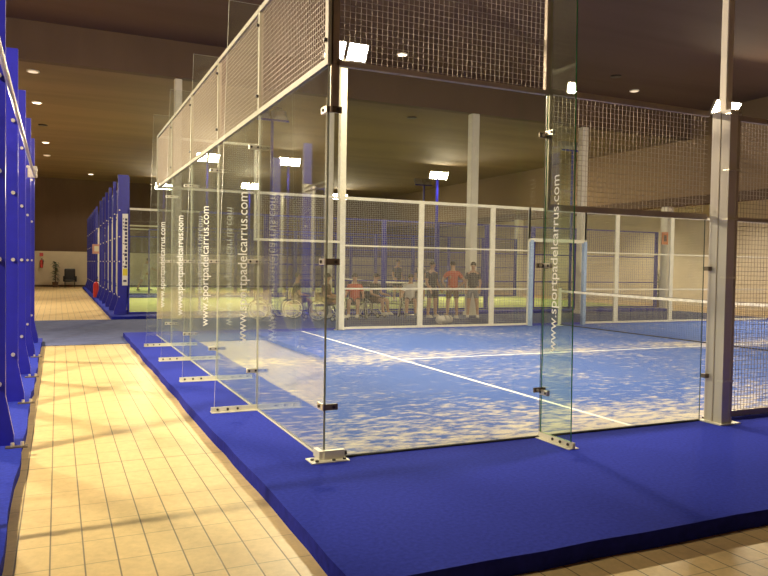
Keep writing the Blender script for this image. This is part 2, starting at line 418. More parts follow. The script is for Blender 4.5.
def fin(loc, rz, label, w0=.43, w1=.32, H=4.05, flip=False, upper_joint=True, tz=1.44):
    """local: fin reaches towards -x; lettering reads from -y side (or +y side when flip)"""
    t = thing('glass_fin', label, 'glass fin', loc, rz, 'upright glass fins bracing the glass walls')
    fin_mesh_x(w0, w1, H, M['edge2'] if flip else M['edge_pale']).build('pane', t)
    mb = MB(); s = -1
    for yy in (-1, 1):                                     # foot angle on both faces
        y0, y1 = (.007, .013) if yy > 0 else (-.013, -.007)
        mb.box(-.46, -.0, y0, y1, 0, .052, M['frame']); 
        mb.box(-.46, -.0, y0, y0 + yy * .045 if yy > 0 else y1 - .045, 0, .007, M['frame'])
        for bx in (-.40, -.30, -.20):
            mb.tube([(bx, yy * .012, .030), (bx, yy * .022, .030)], .012, M['bolt'], 8)
    mb.build('foot_bracket', t)
    for z in (.40, 1.50, 2.64):
        clamp(t, -.055, 0, z, .11, .034)
    me = TX
    o = link('lettering', me, t)
    o.location = (-.16, (-G / 2 - .0012) * (-1 if flip else 1), tz)
    # text local x -> up, text normal -> -y (or +y)
    if not flip: o.rotation_euler = Matrix(((0, -1, 0), (0, 0, -1), (1, 0, 0))).to_euler()
    else: o.rotation_euler = Matrix(((0, 1, 0), (0, 0, 1), (1, 0, 0))).to_euler()
    return t
for k in range(1, 5):
    fin((0, 2 * k, 0), 0, f'lettered glass bracing fin beside the corridor, {["nearest","second nearest","third nearest","farthest"][k-1]} of four')

# near side wall (Y = 0): panel 0-2 m full height, panel 2-4 m two metres high
glass_panel((0, 0, 0), 0, 2.0, 2.97, 'large clear glass panel facing the camera at the near corner', 'glass panels of the near side wall')
glass_panel((2, 0, 0), 0, 1.93, 1.98, 'lower clear glass panel between front fin and the near mast', 'glass panels of the near side wall')
ff = fin((2.0, 0, 0), PI / 2, 'glass bracing fin on the near side pointing at the camera', w0=.42, w1=.36, H=4.3, flip=True, tz=1.52)
for z in (.42, 1.50, 2.62):
    mb = MB(); mb.box(-.085, -.004, -.022, -.007, z - .02, z + .02, M['hard']); mb.box(.004, .03, -.03, -.007, z - .026, z + .02, M['hard']); mb.tube([(-.05, -.022, z), (-.05, -.034, z)], .013, M['steel'], 8)
    o = mb.build('corner_clamp', ff); o.rotation_euler = (0, 0, -PI / 2)
# far side wall
glass_panel((0, 10, 0), 0, 2.0, 2.97, 'tall clear glass panel at the far corner of the blue court', 'glass panels of the far side wall')
glass_panel((2, 10, 0), 0, 1.93, 1.98, 'two metre high glass panel beside the far white mast', 'glass panels of the far side wall')

# corner shoe and corner clamps
t = thing('corner_bracket', 'pale steel corner shoe and clamps holding the two glass walls together', 'bracket', (0, 0, 0))
mb = MB(); mb.box(-.13, .17, -.11, .05, 0, .008, M['frame']); mb.box(-.014, .15, -.05, -.012, .008, .075, M['frame']); mb.box(-.05, -.012, -.04, .1, .008, .07, M['frame'])
for x, y in ((-.1, -.02), (-.08, -.08), (.05, -.085), (.14, -.075)): mb.tube([(x, y, .008), (x, y, .02)], .014, M['bolt'], 8)
mb.tube([(.15, -.03, .045), (.172, -.03, .045)], .018, M['bolt'], 8)
mb.build('shoe', t)
for z in (.40, 1.50, 2.64):
    mb = MB(); mb.box(-.012, .10, -.022, -.008, z - .024, z + .024, M['hard']); mb.box(-.024, -.008, -.022, .10, z - .024, z + .024, M['steel'])
    mb.tube([(.065, -.022, z), (.065, -.032, z)], .013, M['bolt'], 8); mb.tube([(-.024, .05, z), (-.034, .05, z)], .013, M['bolt'], 8)
    mb.build('clamp', t)
MB().box(.006, .075, -.02, -.009, 2.62, 4.03, M['bframe']).box(.006, .02, -.03, -.02, 2.62, 4.03, M['bframe']).build('upright_plate', t)

# ------------------------------------------------------------------ welded mesh panels
_cache = {}
def wires(L, z0, z1, m, r=.0022, step=.045, key=None):
    k = (round(L, 3), z0, z1, m.name, r, step)
    if k in _cache: return _cache[k]
    mb = MB()
    n = int(round(L / step)); 
    for i in range(1, n):
        x = L * i / n; mb.box(x - r, x + r, -r, r, z0, z1, m)
    q = int(round((z1 - z0) / step))
    for j in range(1, q):
        z = z0 + (z1 - z0) * j / q; mb.box(0, L, -r * 2.6, -r * .9, z - r, z + r, m)
    _cache[k] = mb.mesh('wire_mesh'); return _cache[k]

def mesh_panel(loc, rz, L, z0, z1, label, group, fm, wm, post0=.05, post1=.0, mids=(), rail=.05, r=.0022, depth=.04, open_to=None, botrail=True, step=.045, toprail=None):
    t = thing('fence_section', label, 'mesh fence', loc, rz, group)
    mb = MB(); d = depth / 2; tr = toprail or rail
    mb.box(0, L, -d, d, z1 - tr, z1, fm)
    if botrail: mb.box(0, L, -d, d, z0, z0 + rail, fm)
    for z in mids: mb.box(0, L, -d * .7, d * .7, z - rail * .35, z + rail * .35, fm)
    if post0: mb.box(-post0 / 2, post0 / 2, -d * 1.05, d * 1.05, z0, z1 + .004, fm)
    if post1: mb.box(L - post1 / 2, L + post1 / 2, -d * 1.05, d * 1.05, z0, z1 + .004, fm)
    mb.build('frame', t)
    link('wire_mesh', wires(L, z0 + .01, z1 - .01, wm, r, step), t)
    return t

# upper mesh above the long glass wall (z 3-4)
for k in range(5):
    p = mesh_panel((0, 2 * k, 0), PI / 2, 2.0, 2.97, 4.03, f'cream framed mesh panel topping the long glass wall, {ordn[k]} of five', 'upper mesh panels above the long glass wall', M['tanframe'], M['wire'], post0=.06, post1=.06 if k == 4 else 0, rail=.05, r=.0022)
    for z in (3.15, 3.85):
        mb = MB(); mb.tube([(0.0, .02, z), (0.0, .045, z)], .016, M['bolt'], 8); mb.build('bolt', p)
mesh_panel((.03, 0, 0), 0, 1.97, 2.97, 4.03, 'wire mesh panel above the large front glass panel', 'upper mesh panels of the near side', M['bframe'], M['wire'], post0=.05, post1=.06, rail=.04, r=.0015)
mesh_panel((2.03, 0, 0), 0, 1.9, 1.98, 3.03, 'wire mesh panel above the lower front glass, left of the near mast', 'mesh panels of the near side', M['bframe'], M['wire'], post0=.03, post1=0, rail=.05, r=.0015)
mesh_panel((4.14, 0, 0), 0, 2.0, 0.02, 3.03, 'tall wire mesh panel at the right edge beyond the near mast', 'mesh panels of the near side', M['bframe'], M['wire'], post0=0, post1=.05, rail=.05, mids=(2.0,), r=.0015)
# far side
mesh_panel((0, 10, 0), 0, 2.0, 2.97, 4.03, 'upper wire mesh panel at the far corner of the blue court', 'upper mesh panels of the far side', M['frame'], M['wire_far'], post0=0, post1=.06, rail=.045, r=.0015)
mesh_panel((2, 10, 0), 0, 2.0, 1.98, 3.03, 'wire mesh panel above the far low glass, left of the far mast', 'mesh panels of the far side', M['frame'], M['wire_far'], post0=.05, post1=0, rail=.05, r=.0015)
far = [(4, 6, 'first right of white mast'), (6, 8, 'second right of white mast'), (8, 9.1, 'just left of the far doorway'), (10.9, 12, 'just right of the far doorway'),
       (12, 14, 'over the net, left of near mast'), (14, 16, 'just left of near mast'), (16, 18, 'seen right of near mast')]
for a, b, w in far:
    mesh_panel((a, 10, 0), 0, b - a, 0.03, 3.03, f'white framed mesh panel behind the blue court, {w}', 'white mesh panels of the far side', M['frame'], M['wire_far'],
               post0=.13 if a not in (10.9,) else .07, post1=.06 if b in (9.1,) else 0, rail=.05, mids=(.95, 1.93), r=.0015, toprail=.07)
mesh_panel((9.1, 10, 0), 0, 1.8, 2.2, 3.03, 'short white framed mesh panel above the far doorway', 'white mesh panels of the far side', M['frame'], M['wire_far'], post0=.06, post1=.06, rail=.05, r=.0015, toprail=.07)
t = thing('door_frame', 'pale blue edged door frame open in the far white fence', 'door frame', (9.1, 9.96, 0))
pb = plain('pale_blue_padding', (.34, .45, .66), .6, 0, .06, 10)
MB().box(0, .09, -.05, .05, 0, 2.2, pb).build('jamb', t); MB().box(1.71, 1.80, -.05, .05, 0, 2.2, pb).build('jamb', t)
MB().box(-.01, 1.81, -.03, .03, 2.16, 2.24, M['frame']).build('lintel', t)

# ------------------------------------------------------------------ floodlight masts
LIGHTS = []
def mast(x, y, aim, label, m, lit=True, H=6.2, base=0.0, w=.1, foot=None, power=1.0, glow=True, sleeve=False, span=.27, spread=130, zt=None):
    """aim: unit xy direction the floodlights face"""
    a = math.atan2(aim[1], aim[0]) - PI / 2
    t = thing('floodlight_mast', label, 'floodlight mast', (x, y, base), a, 'floodlight masts of the courts')
    mb = MB(); h = w / 2
    mb.bevbox(-h, h, -h, h, 0, H - .02, m, .008)
    mb.box(-.11, .11, -.11, .11, 0, .012, m)
    for sx in (-1, 1):
        for sy in (-1, 1): mb.tube([(sx * .085, sy * .085, .012), (sx * .085, sy * .085, .03)], .012, M['bolt'], 6)
    mb.build('pole', t)
    MB().box(-span - .25, span + .25, -.03, .03, H - .06, H, m).build('crossbar', t)
    for s in (-1, 1):
        tilt = math.radians(30)
        e = bpy.data.objects.new('floodlight', None)
        mb = MB(); c, q = math.cos(tilt), math.sin(tilt)
        # housing: box tilted about x; front faces +y and down
        def P(u, v, wv): return (s * span + u, .10 + v * c + wv * q * -1 * -1, H + .16 + wv * c - v * q)
        ring = lambda v, sc: [P(-.24 * sc, v, -.20 * sc), P(.24 * sc, v, -.20 * sc), P(.24 * sc, v, .20 * sc), P(-.24 * sc, v, .20 * sc)]
        mb.loft([ring(-.09, .45), ring(-.04, .85), ring(.05, 1.0), ring(.07, 1.03)], M['lamp_body'])
        mb.tube([(s * span - .2, .08, H + .16), (s * span - .2, 0, H)], .012, M['lamp_body'], 6)
        mb.tube([(s * span + .2, .08, H + .16), (s * span + .2, 0, H)], .012, M['lamp_body'], 6)
        f = mb.build('floodlight', t)
        ml = MB(); rr = ring(.072, .92); ml.quad(rr, M['lens'] if lit else M['lamp_body'])
        ml.build('lens', f)
    if lit:
        ld = bpy.data.lights.new('floodlight_beam', 'AREA'); ld.shape = 'RECTANGLE'; ld.size = span * 2 + .3; ld.size_y = .25
        ld.color = (1.0, .83, .56); ld.energy = 1000 * power; ld.spread = math.radians(spread)
        lo = bpy.data.objects.new('floodlight_beam', ld); COL.objects.link(lo); lo.parent = t
        lo.location = (0, .25, H + .08); lo.rotation_euler = (math.radians(90 - 42), 0, 0)
        # area light shines along local -z; tilt so that it looks forward (+y) and down
        d = Vector((0, math.cos(math.radians(48)), -math.sin(math.radians(48))))
        lo.rotation_euler = d.to_track_quat('-Z', 'Y').to_euler()
        LIGHTS.append(lo)
    return t
# near mast at X = 4 with its double frame post
mt = mast(4.09, -.06, (0, 1), 'grey steel floodlight mast rising at the near side, right of the fin', M['post'], H=6.2, w=.085, power=.5)
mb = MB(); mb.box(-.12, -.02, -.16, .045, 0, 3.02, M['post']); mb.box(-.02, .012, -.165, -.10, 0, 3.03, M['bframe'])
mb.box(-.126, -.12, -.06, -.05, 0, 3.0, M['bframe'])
mb.box(-.17, .10, -.20, .10, 0, .012, M['frame'])
mb.build('sleeve', mt)
for z in (.42, 1.42, 1.98, 2.45, 2.98):
    MB().box(-.128, .016, -.170, -.10, z - .012, z + .006, M['steel']).build('clamp', mt)
for z in (.45, 1.5):
    MB().box(-.17, -.12, .0, .05, z - .02, z + .02, M['hard']).build('clamp', mt)
mast(16.0, -.06, (0, 1), 'grey floodlight mast on the near side farther along the court', M['post'], H=6.2, power=.5)
mast(4.03, 10.15, (0, -1), 'white floodlight mast behind the court, with the biggest bright lamps', M['frame'], H=6.15, w=.15, power=.55)
mast(16.0, 10.15, (0, -1), 'white floodlight mast on the far side, seen behind the near mast', M['frame'], H=6.15, w=.15, power=.55)
bl = M['blue']
mast(4.1, 16.3, (0, 1), 'blue floodlight mast with unlit lamps, seen through the long glass wall', bl, lit=False, H=5.9, w=.08)
mast(15.55, 16.3, (0, 1), 'blue floodlight mast with unlit lamps just right of the front glass fin', bl, lit=False, H=5.9, w=.08)
mast(4.05, 26.4, (0, -1), 'lit blue mast at the back of the first green court, left side', bl, H=5.9, w=.09, power=.6)
mast(15.4, 26.45, (0, -1), 'lit blue mast near the middle, behind the white fence', bl, H=5.9, w=.11, power=.6)
mast(16.1, 29.2, (0, 1), 'thin blue mast with unlit double arm left of the lit middle mast', bl, lit=False, H=5.9, w=.08)
mast(3.95, 39.6, (0, -1), 'lit blue mast at the very back, beside the court corner', bl, H=5.9, w=.09, power=.5)
mast(15.2, 39.6, (0, -1), 'lit blue mast at the very back, right of the glass corner edge', bl, H=5.9, w=.09, power=.5)
mast(-6.65, -1.0, (.35, 1), 'lit floodlight mast of the court left of the corridor, near end', bl, H=6.1, base=-.02, power=.92)
mast(-6.65, 9.9, (.35, -1), 'lit floodlight mast of the court left of the corridor, far end', bl, H=6.1, base=FL, power=.92)
mast(-7.5, 25.8, (0, -1), 'lit mast of the second court left of the corridor, mirrored in the glass', bl, H=6.0, base=FL, power=.6)
mast(-8.4, 36.5, (0, -1), 'lit mast of the third court left of the corridor, mirrored in the glass', bl, H=6.0, base=FL, power=.6)

# ------------------------------------------------------------------ net
def net(x, y0, y1, z0, label, step=.045):
    t = thing('court_net', label, 'net', (x, y0, z0))
    L = y1 - y0; mb = MB(); r = .0014
    sag = lambda y: .92 - .04 * math.sin(PI * y / L)
    n = int(L / step)
    for i in range(n + 1):
        y = .08 + (L - .16) * i / n; mb.box(-r, r, y - r, y + r, .03, sag(y) - .03, M['net'])
    for j in range(1, 20):
        k = .03 + j * .044
        for i in range(12):
            a, b = .08 + (L - .16) * i / 12, .08 + (L - .16) * (i + 1) / 12
            za, zb = k * sag(a) / .92, k * sag(b) / .92
            mb.tube([(0, a, za), (0, b, zb)], r, M['net'], 3, False)
    mb.build('net_mesh', t)
    mb = MB(); mt_ = MB(); N_ = 24
    for i in range(N_):
        a, b = .08 + (L - .16) * i / N_, .08 + (L - .16) * (i + 1) / N_
        mb.loft([[(-.007, a, sag(a) - .055), (.007, a, sag(a) - .055), (.007, a, sag(a)), (-.007, a, sag(a))],
                 [(-.007, b, sag(b) - .055), (.007, b, sag(b) - .055), (.007, b, sag(b)), (-.007, b, sag(b))]], M['tape'])
    mb.build('top_tape', t)
    MB().box(-.006, .006, .08, L - .08, .02, .045, M['net']).build('bottom_band', t)
    MB().tube([(0, .05, .93), (0, L / 2, .882), (0, L - .05, .93)], .004, M['net'], 6).build('cable', t)
    for y in (.05, L - .05):
        mb = MB(); mb.tube([(0, y, 0), (0, y, .97)], .045, M['frame'], 12); mb.tube([(0, y, 0), (0, y, .02)], .1, M['frame'], 12)
        mb.tube([(0, y, .97), (0, y, .985)], .03, M['hard'], 10)
        mb.build('net_post', t)
    return t
net(10, .1, 9.9, .012, 'court net with stained white top tape across the blue court')
net(10, 16.6, 26.1, .0, 'court net with white top tape across the first green court')

# ------------------------------------------------------------------ blue courts beyond
def blue_fin(loc, label, group, H=3.72, w=.36, banner=False, flip=1, wide_=.09, foot=.10):
    """blue steel plate fin with flared foot; local plate in XZ, reaching flip*x"""
    t = thing('steel_fin', label, 'steel fin', loc, 0, group)
    wide = w if banner else wide_
    prof = [(0, 0), (w + foot, 0), (w + foot, .08), (w, .40), (w, H), (w - wide, H), (w - wide, .55), (.06, .12), (0, .12)]
    mb = MB(); i = mb.mid(bl); n = len(prof)
    for y in (-.03, .03): mb.v += [(flip * x, y, z) for x, z in prof]
    f0 = tuple(range(n)); f1 = tuple(range(2 * n - 1, n - 1, -1))
    mb.f += [f0, f1]; mb.mi += [i, i]
    for k in range(n):
        j = (k + 1) % n; mb.f.append((k, k + n, j + n, j)); mb.mi.append(i)
    mb.build('plate', t)
    if not banner: MB().box(flip * (w - wide - .07), flip * (w - wide - .02), -.02, .02, .45, min(H, 3.0) - .05, M['steel']).build('lit_flange_strip', t)  # pale strip added to stand in for the lit flange stripe
    for z in (.75, 1.5, 2.9):
        MB().box(0, flip * (w - .05), -.012, .012, z - .02, z + .02, bl).build('bracket', t)
    for z in (.5, 1.5, 2.2, 2.95):
        MB().tube([(flip * (w - .045), -.03, z), (flip * (w - .045), -.055, z)], .02, M['steel'], 8).build('bolt', t)
    if banner:
        bm = MB(); bm.box(flip * .02, flip * (w - .12), -.062, -.052, .82, 2.85, M['white'])
        random.seed(3); z = 2.72; q = bm
        while z > 1.35:
            hh = random.uniform(.05, .09)
            q.box(flip * .04, flip * random.uniform(.08, .12), -.064, -.0615, z - hh, z, M['navy'])
            if random.random() < .6: q.box(flip * .13, flip * .155, -.064, -.0615, z - hh * .5, z, M['navy'])
            z -= hh + .035
        q.box(flip * .03, flip * .155, -.064, -.0615, 1.1, 1.3, M['yellow'])
        q.box(flip * .05, flip * .14, -.064, -.0615, .92, .98, M['navy'])
        q.build('banner', t)
    return t
row6 = ['nearest', 'second nearest', 'third nearest', 'fourth nearest', 'fifth nearest', 'farthest']
LX = -2.65
for k, y in enumerate((-2.6, -.6, 1.4, 3.4, 5.4, 7.4, 9.4)):
    if k == 0: continue
    blue_fin((LX, y, -.02), f'tall blue steel fin at left edge, {row6[k-1]} of the row', 'blue steel fins at the left edge', H=3.70, w=.43, wide_=.15, foot=.06)
    g = thing('glass_screen', f'glass panel behind the blue fins at left edge, {row6[k-1]} of the row', 'glass wall', (LX, y - 2, -.02), PI / 2, 'glass panels of the left court')
    pane_box(MB(), .006, 1.994, .03, .042, .03, 2.97, 'y').build('pane', g)
    MB().box(.9, 1.0, -.02, .02, .02, 2.97, plain('pale_violet_strip_%d' % k, (.42, .38, .50), .5, 0, .05)).build('upright_strip', g) if False else None
t = thing('handrail', 'silver double tube running along the tops of the left blue fins', 'rail', (-2.195, -2.0, 2.86))
for dz, dx in ((0, 0), (-.09, .03)):
    MB().tube([(dx, 0, dz), (dx, 9.2, dz)], .016, M['steel'], 8).build('tube', t)
MB().bevbox(-.06, .07, 9.05, 9.15, -.12, .05, M['steel'], .01).build('end_clamp', t)
for y in (1.4, 3.35, 5.2, 7.3):
    t = thing('anchor_plate', 'small steel anchor plate on the left blue carpet, ' + {1.4: 'nearest the camera', 3.35: 'second from the camera', 5.2: 'third from the camera', 7.3: 'farthest from the camera'}[y], 'anchor plate', (-2.115, y - .12, -.02), 0, 'anchor plates on the left carpet')
    MB().box(-.10, .06, -.03, .03, 0, .012, M['hard']).build('plate', t)
    MB().tube([(.02, 0, .012), (.02, 0, .045)], .014, M['steel'], 8).build('bolt', t); MB().tube([(-.05, 0, .012), (-.05, 0, .04)], .014, M['steel'], 8).build('bolt', t)

def blue_court(y0, y1, tagname, H=3.95, xs=None, last=20):
    nm = ['nearest', 'second', 'third', 'fourth', 'fifth', 'farthest']
    n = 5; st = (y1 - y0) / n
    for k in range(n + 1):
        blue_fin((0, y0 + st * k, -.01), (f'blue steel fin carrying a white vertical banner, at the {tagname} corner' if (k == 0 and 'first' in tagname) else f'blue steel fin on the {tagname} corridor side, {nm[k]} of six'),
                 f'blue fins of the {tagname}', H=H, w=.29, banner=(k == 0 and 'first' in tagname), flip=-1)
        # fin plates reach out over the carpet
        if k < n:
            t = thing('glass_screen', f'glass panel with pale strip on the {tagname} corridor side, {nm[k]} bay', 'glass wall', (0, y0 + st * k, -.01), PI / 2, f'glass panels of the {tagname}')
            pane_box(MB(), .03, st - .03, -.006, .006, .03, 2.97, 'y').build('pane', t)
            MB().box(.03, .09, .02, .16, .05, 2.97, M['steel']).bevbox(.02, .10, .02, .14, 2.97, 3.07, M['frame'], .01).build('edge_strip', t)
            mesh_panel((0, y0 + st * k, -.01), PI / 2, st, 3.0, H - .05, f'blue mesh panel topping the {tagname} corridor side, {nm[k]} bay', f'upper blue mesh of the {tagname}', bl, M['bwire'], r=.004, step=.1)
    for yy, side in ((y0, 'near'), (y1, 'far')):
        for k in range(last // 2):
            x = 2 * k
            if x == 0 or x == 2:
                t = thing('glass_screen', f'glass panel in the {side} side of the {tagname}, {"first" if x == 0 else "second"} from left', 'glass wall', (x, yy, -.01), 0, f'{side} glass of the {tagname}')
                pane_box(MB(), .03, 1.97, -.006, .006, .03, 2.97, 'y').build('pane', t)
                MB().box(-.03, .03, -.03, .03, 0, 3.0, bl).box(0, 2, -.02, .02, 2.97, 3.03, M['frame'] if x == 0 else bl).box(0, 2, -.02, .02, 0, .06, bl).build('frame', t)
            else:
                mesh_panel((x, yy, -.01), 0, 2, .02, 3.02, f'blue mesh panel in the {side} side of the {tagname}, {["third","fourth","fifth","sixth","seventh","eighth","ninth","tenth"][k-2]} from left', f'{side} mesh of the {tagname}',
                           bl, M['bwire'], post0=.14, post1=.14 if k == last // 2 - 1 else 0, rail=.05, mids=(1.0, 2.0) if side == 'near' else (1.5,), r=.003, step=.1, depth=.06)
blue_court(16.5, 26.2, 'first green court')
blue_court(29.4, 39.4, 'second green court', last=16)

# ------------------------------------------------------------------ columns
cols = [(1.15, YS + .2, C1, 'slim cream column rising behind the far corner of the glass wall', .20), (5.55, YS + .15, C1, 'cream column just left of the far white mast', .22),
        (10.55, YS + .15, C1, 'broad cream column behind the group of people', .29), (15.08, YS + .15, C1, 'cream column just right of the front glass fin', .26),
        (20.25, 26.3, 4.02, 'cream column far back under the aisle edge, left of the doorway', .36), (20.25, 16.2, 4.02, 'cream column with orange sign, right part of hall', .36), (20.25, 11.0, 4.02, 'cream column at the right edge of the picture', .36)]
for x, y, h, lb, w in cols:
    t = thing('column', lb, 'column', (x, y, FL), 0, 'cream columns of the hall')
    MB().bevbox(-w/2, w/2, -w/2, w/2, 0, h - FL, M['column'], .03).build('shaft', t)
    MB().box(-w/2 - .03, w/2 + .03, -w/2 - .03, w/2 + .03, 0, .12, M['column']).build('base', t)

# ------------------------------------------------------------------ downlights
for x, y, z, dim, lb in [(-2.44, 16.2, C1, 1, 'dim round ceiling downlight at upper left, nearest of the left row'), (-2.44, 20.3, C1, 0, 'bright round ceiling downlight at upper left'),
        (-2.34, 24.4, C1, 2, 'faint ceiling downlight, third of the left row'), (-2.3, 28.6, C1, 0, 'small bright ceiling downlight, fourth of the left row'), (-2.3, 32.7, C1, 1, 'small dim ceiling downlight, fifth of the left row'),
        (-.1, 39.4, C1, 0, 'tiny ceiling downlight near the back wall above the blue fins'), (6.97, 13.22, C2, 0, 'bright ceiling downlight above the large front glass'), (15.6, 13.3, C2, 1, 'ceiling downlight above the mesh left of the near mast'),
        (4.6, 17.5, C1, 2, 'unlit dark downlight seen through the large front glass'), (13.8, 12.2, C2, 2, 'unlit dark downlight above the mesh near the mast'), (9.0, 16.6, C1, 2, 'unlit dark downlight left of the broad cream column')] + [(22.4, yy, 4.45, 0, f'added downlight brightening the low aisle at right, {nn}') for yy, nn in ((9.5, 'nearest'), (15, 'second'), (21, 'third'), (28, 'farthest'))]:  # aisle downlights are added to brighten the cream wall at right
    t = thing('downlight', lb, 'ceiling light', (x, y, z), 0, 'ceiling downlights')
    MB().tube([(0, 0, 0), (0, 0, -.03)], .16, M['column'] if dim < 2 else M['bolt'], 20).build('rim', t)
    MB().tube([(0, 0, -.03), (0, 0, -.036)], .125, [M['down'], M['down_dim'], M['bolt']][dim], 20).build('diffuser', t)
    if dim < 2:
        ld = bpy.data.lights.new('downlight_beam', 'SPOT'); ld.energy = [420, 140][dim] if z == C1 else ([60, 25][dim] if z > 5 else 330); ld.color = (1, .84, .6); ld.spot_size = 2.4; ld.spot_blend = .6; ld.shadow_soft_size = .12
        lo = bpy.data.objects.new('downlight_beam', ld); COL.objects.link(lo); lo.parent = t; lo.location = (0, 0, -.06)

# ------------------------------------------------------------------ people
def skin_body(name, verts, edges, radii, m, parent, sub=1):
    me = bpy.data.meshes.new(name); me.from_pydata(verts, edges, [])
    o = bpy.data.objects.new(name, me); COL.objects.link(o)
    md = o.modifiers.new('s', 'SKIN'); md.use_smooth_shade = True
    for i, r_ in enumerate(radii):
        sv = me.skin_vertices[0].data[i]; sv.radius = r_ if isinstance(r_, tuple) else (r_, r_); sv.use_root = (i == 0)
    sb = o.modifiers.new('u', 'SUBSURF'); sb.levels = sub; sb.render_levels = sub
    dg = bpy.context.evaluated_depsgraph_get(); dg.update()
    nm = bpy.data.meshes.new_from_object(o.evaluated_get(dg))
    bpy.data.objects.remove(o)
    nm.materials.clear(); nm.materials.append(m)
    for p in nm.polygons: p.use_smooth = True
    return nm

def chain(start, pts, rads, V, E, Rr):
    prev = start
    for p, r_ in zip(pts, rads):
        V.append(tuple(p)); Rr.append(r_); E.append((prev, len(V) - 1)); prev = len(V) - 1
    return prev

def person(x, y, z, rz, label, shirt, bottom, pose='stand', h=1.74, hair=None, arms=None, long_legs=False, lean=0.0, shirt_len=True):
    """faces local -y. arms: two (elbow, wrist) offsets from the shoulder"""
    t = thing('person', label, 'person', (x, y, z), rz, 'people around the far courts')
    k = h / 1.74; sc = lambda p: Vector(p) * k
    if pose == 'stand':
        hip = Vector((0, 0, .93)); L = [[(-.10, 0, .88), (-.13, -.02, .50), (-.15, .02, .10), (-.155, -.12, .04)], [(.10, 0, .88), (.13, -.04, .50), (.16, .0, .10), (.175, -.13, .04)]]
    elif pose == 'stride':
        hip = Vector((0, 0, .90)); L = [[(-.10, 0, .86), (-.14, -.22, .50), (-.15, -.12, .10), (-.155, -.26, .04)], [(.10, 0, .86), (.16, .12, .48), (.20, .34, .12), (.21, .24, .04)]]
    else:
        hip = Vector((0, 0, .56)); L = [[(-.10, -.02, .55), (-.13, -.44, .56), (-.13, -.47, .20), (-.13, -.58, .14)], [(.10, -.02, .55), (.13, -.44, .56), (.13, -.47, .20), (.13, -.58, .14)]]
    ln = lean
    T = lambda dz, dy=0.0: Vector((hip.x, hip.y - ln * dz + dy, hip.z + dz))
    sp = [T(.12), T(.28), T(.42), T(.50), T(.565), T(.63, -.01), T(.70, -.02), T(.765, -.01)]
    sr = [(.15, .11), (.15, .115), (.165, .115), (.10, .085), (.055, .055), (.068, .075), (.082, .098), (.066, .078)]
    if arms is None: arms = [((-.06, .02, -.28), (-.04, -.12, -.50)), ((.06, .02, -.28), (.04, -.16, -.48))]
    V = [tuple(sc(hip))]; E = []; Rr = [(.155 * k, .115 * k)]
    S_ = lambda rs: [tuple(a * k for a in r_) if isinstance(r_, tuple) else r_ * k for r_ in rs]
    chain(0, [sc(p) for p in sp], S_(sr), V, E, Rr)
    sh = 3   # index of the T(.42) vertex
    hands = []; wr = []
    for sx, (e_, w_) in zip((-1, 1), arms):
        s0 = T(.44) + Vector((sx * .17, 0, 0)); el = s0 + Vector(e_); w = s0 + Vector(w_)
        d = (w - el).normalized(); palm = w + d * .07
        chain(sh, [sc(s0), sc(el), sc(w), sc(palm)], S_([.062, .046, .031, (.036, .022)]), V, E, Rr)
        hands.append((palm, d, sx)); wr.append((s0, el, w))
    for lg in L:
        chain(0, [sc(p) for p in lg], S_([.095, .068, .045, .042]), V, E, Rr)
    me = skin_body('person_body', V, E, Rr, M['skin'], t)
    # fingers, nose and ears appended to the same body mesh
    mb = MB(); mb.v = [tuple(v.co) for v in me.vertices]; mb.f = [tuple(p.vertices) for p in me.polygons]; mb.mats = [M['skin']]; mb.mi = [0] * len(mb.f)
    for palm, d, sx in hands:
        side = d.cross(Vector((0, 0, 1))); side = side.normalized() if side.length > .1 else Vector((0, 1, 0))
        inn = side.cross(d).normalized()
        for q, ln_ in enumerate((.070, .082, .076, .060)):
            b0 = palm + side * (-.027 + .018 * q) + d * .01
            p1 = b0 + d * ln_ * .5; p2 = p1 + (d * .8 - inn * .6).normalized() * ln_ * .5
            mb.tube([sc(b0), sc(p1), sc(p2)], [.0088, .008, .0065], M['skin'], 6)
        b0 = palm - d * .045 - side * .03
        mb.tube([sc(b0), sc(b0 + d * .03 - side * .025), sc(b0 + d * .06 - side * .03)], [.011, .009, .008], M['skin'], 6)
    hd = sc(T(.70, -.02))
    mb.tube([hd + Vector((0, -.085, .02)), hd + Vector((0, -.108, -.02)), hd + Vector((0, -.09, -.028))], [.008, .014, .010], M['skin'], 6)
    for sx in (-1, 1): mb.ball(hd + Vector((sx * .082, .01, 0)), (.012, .022, .032), M['skin'], 8, 5)
    for sx in (-1, 1): mb.ball(hd + Vector((sx * .03, -.088, .018)), (.012, .008, .008), M['hair'], 8, 5)
    mb.tube([hd + Vector((-.025, -.088, -.055)), hd + Vector((.025, -.088, -.055))], .006, M['red'], 6)
    b = mb.build('body', t, True)
    # hair
    hb = MB(); c = hd + Vector((0, .022, .035)); hb.ball(c, (.090, .098, .085), M['hair'], 14, 8); hb.build('hair', t, True)
    # shirt
    V = [tuple(sc(T(-.06)))]; E = []; Rr = [(.19 * k, .15 * k)]
    chain(0, [sc(p) for p in (T(.08), T(.2), T(.33), T(.43), T(.50))], S_([(.18, .14), (.17, .13), (.175, .132), (.185, .125), (.09, .08)]), V, E, Rr)
    for s0, el, w in wr:
        chain(4, [sc(s0), sc(s0.lerp(el, .7))], S_([.075, .064]), V, E, Rr)
    link('shirt', skin_body('shirt', V, E, Rr, shirt, t), t)
    V = [tuple(sc(hip + Vector((0, 0, .10))))]; E = []; Rr = [(.168 * k, .13 * k)]
    chain(0, [sc(hip)], S_([(.172, .135)]), V, E, Rr)
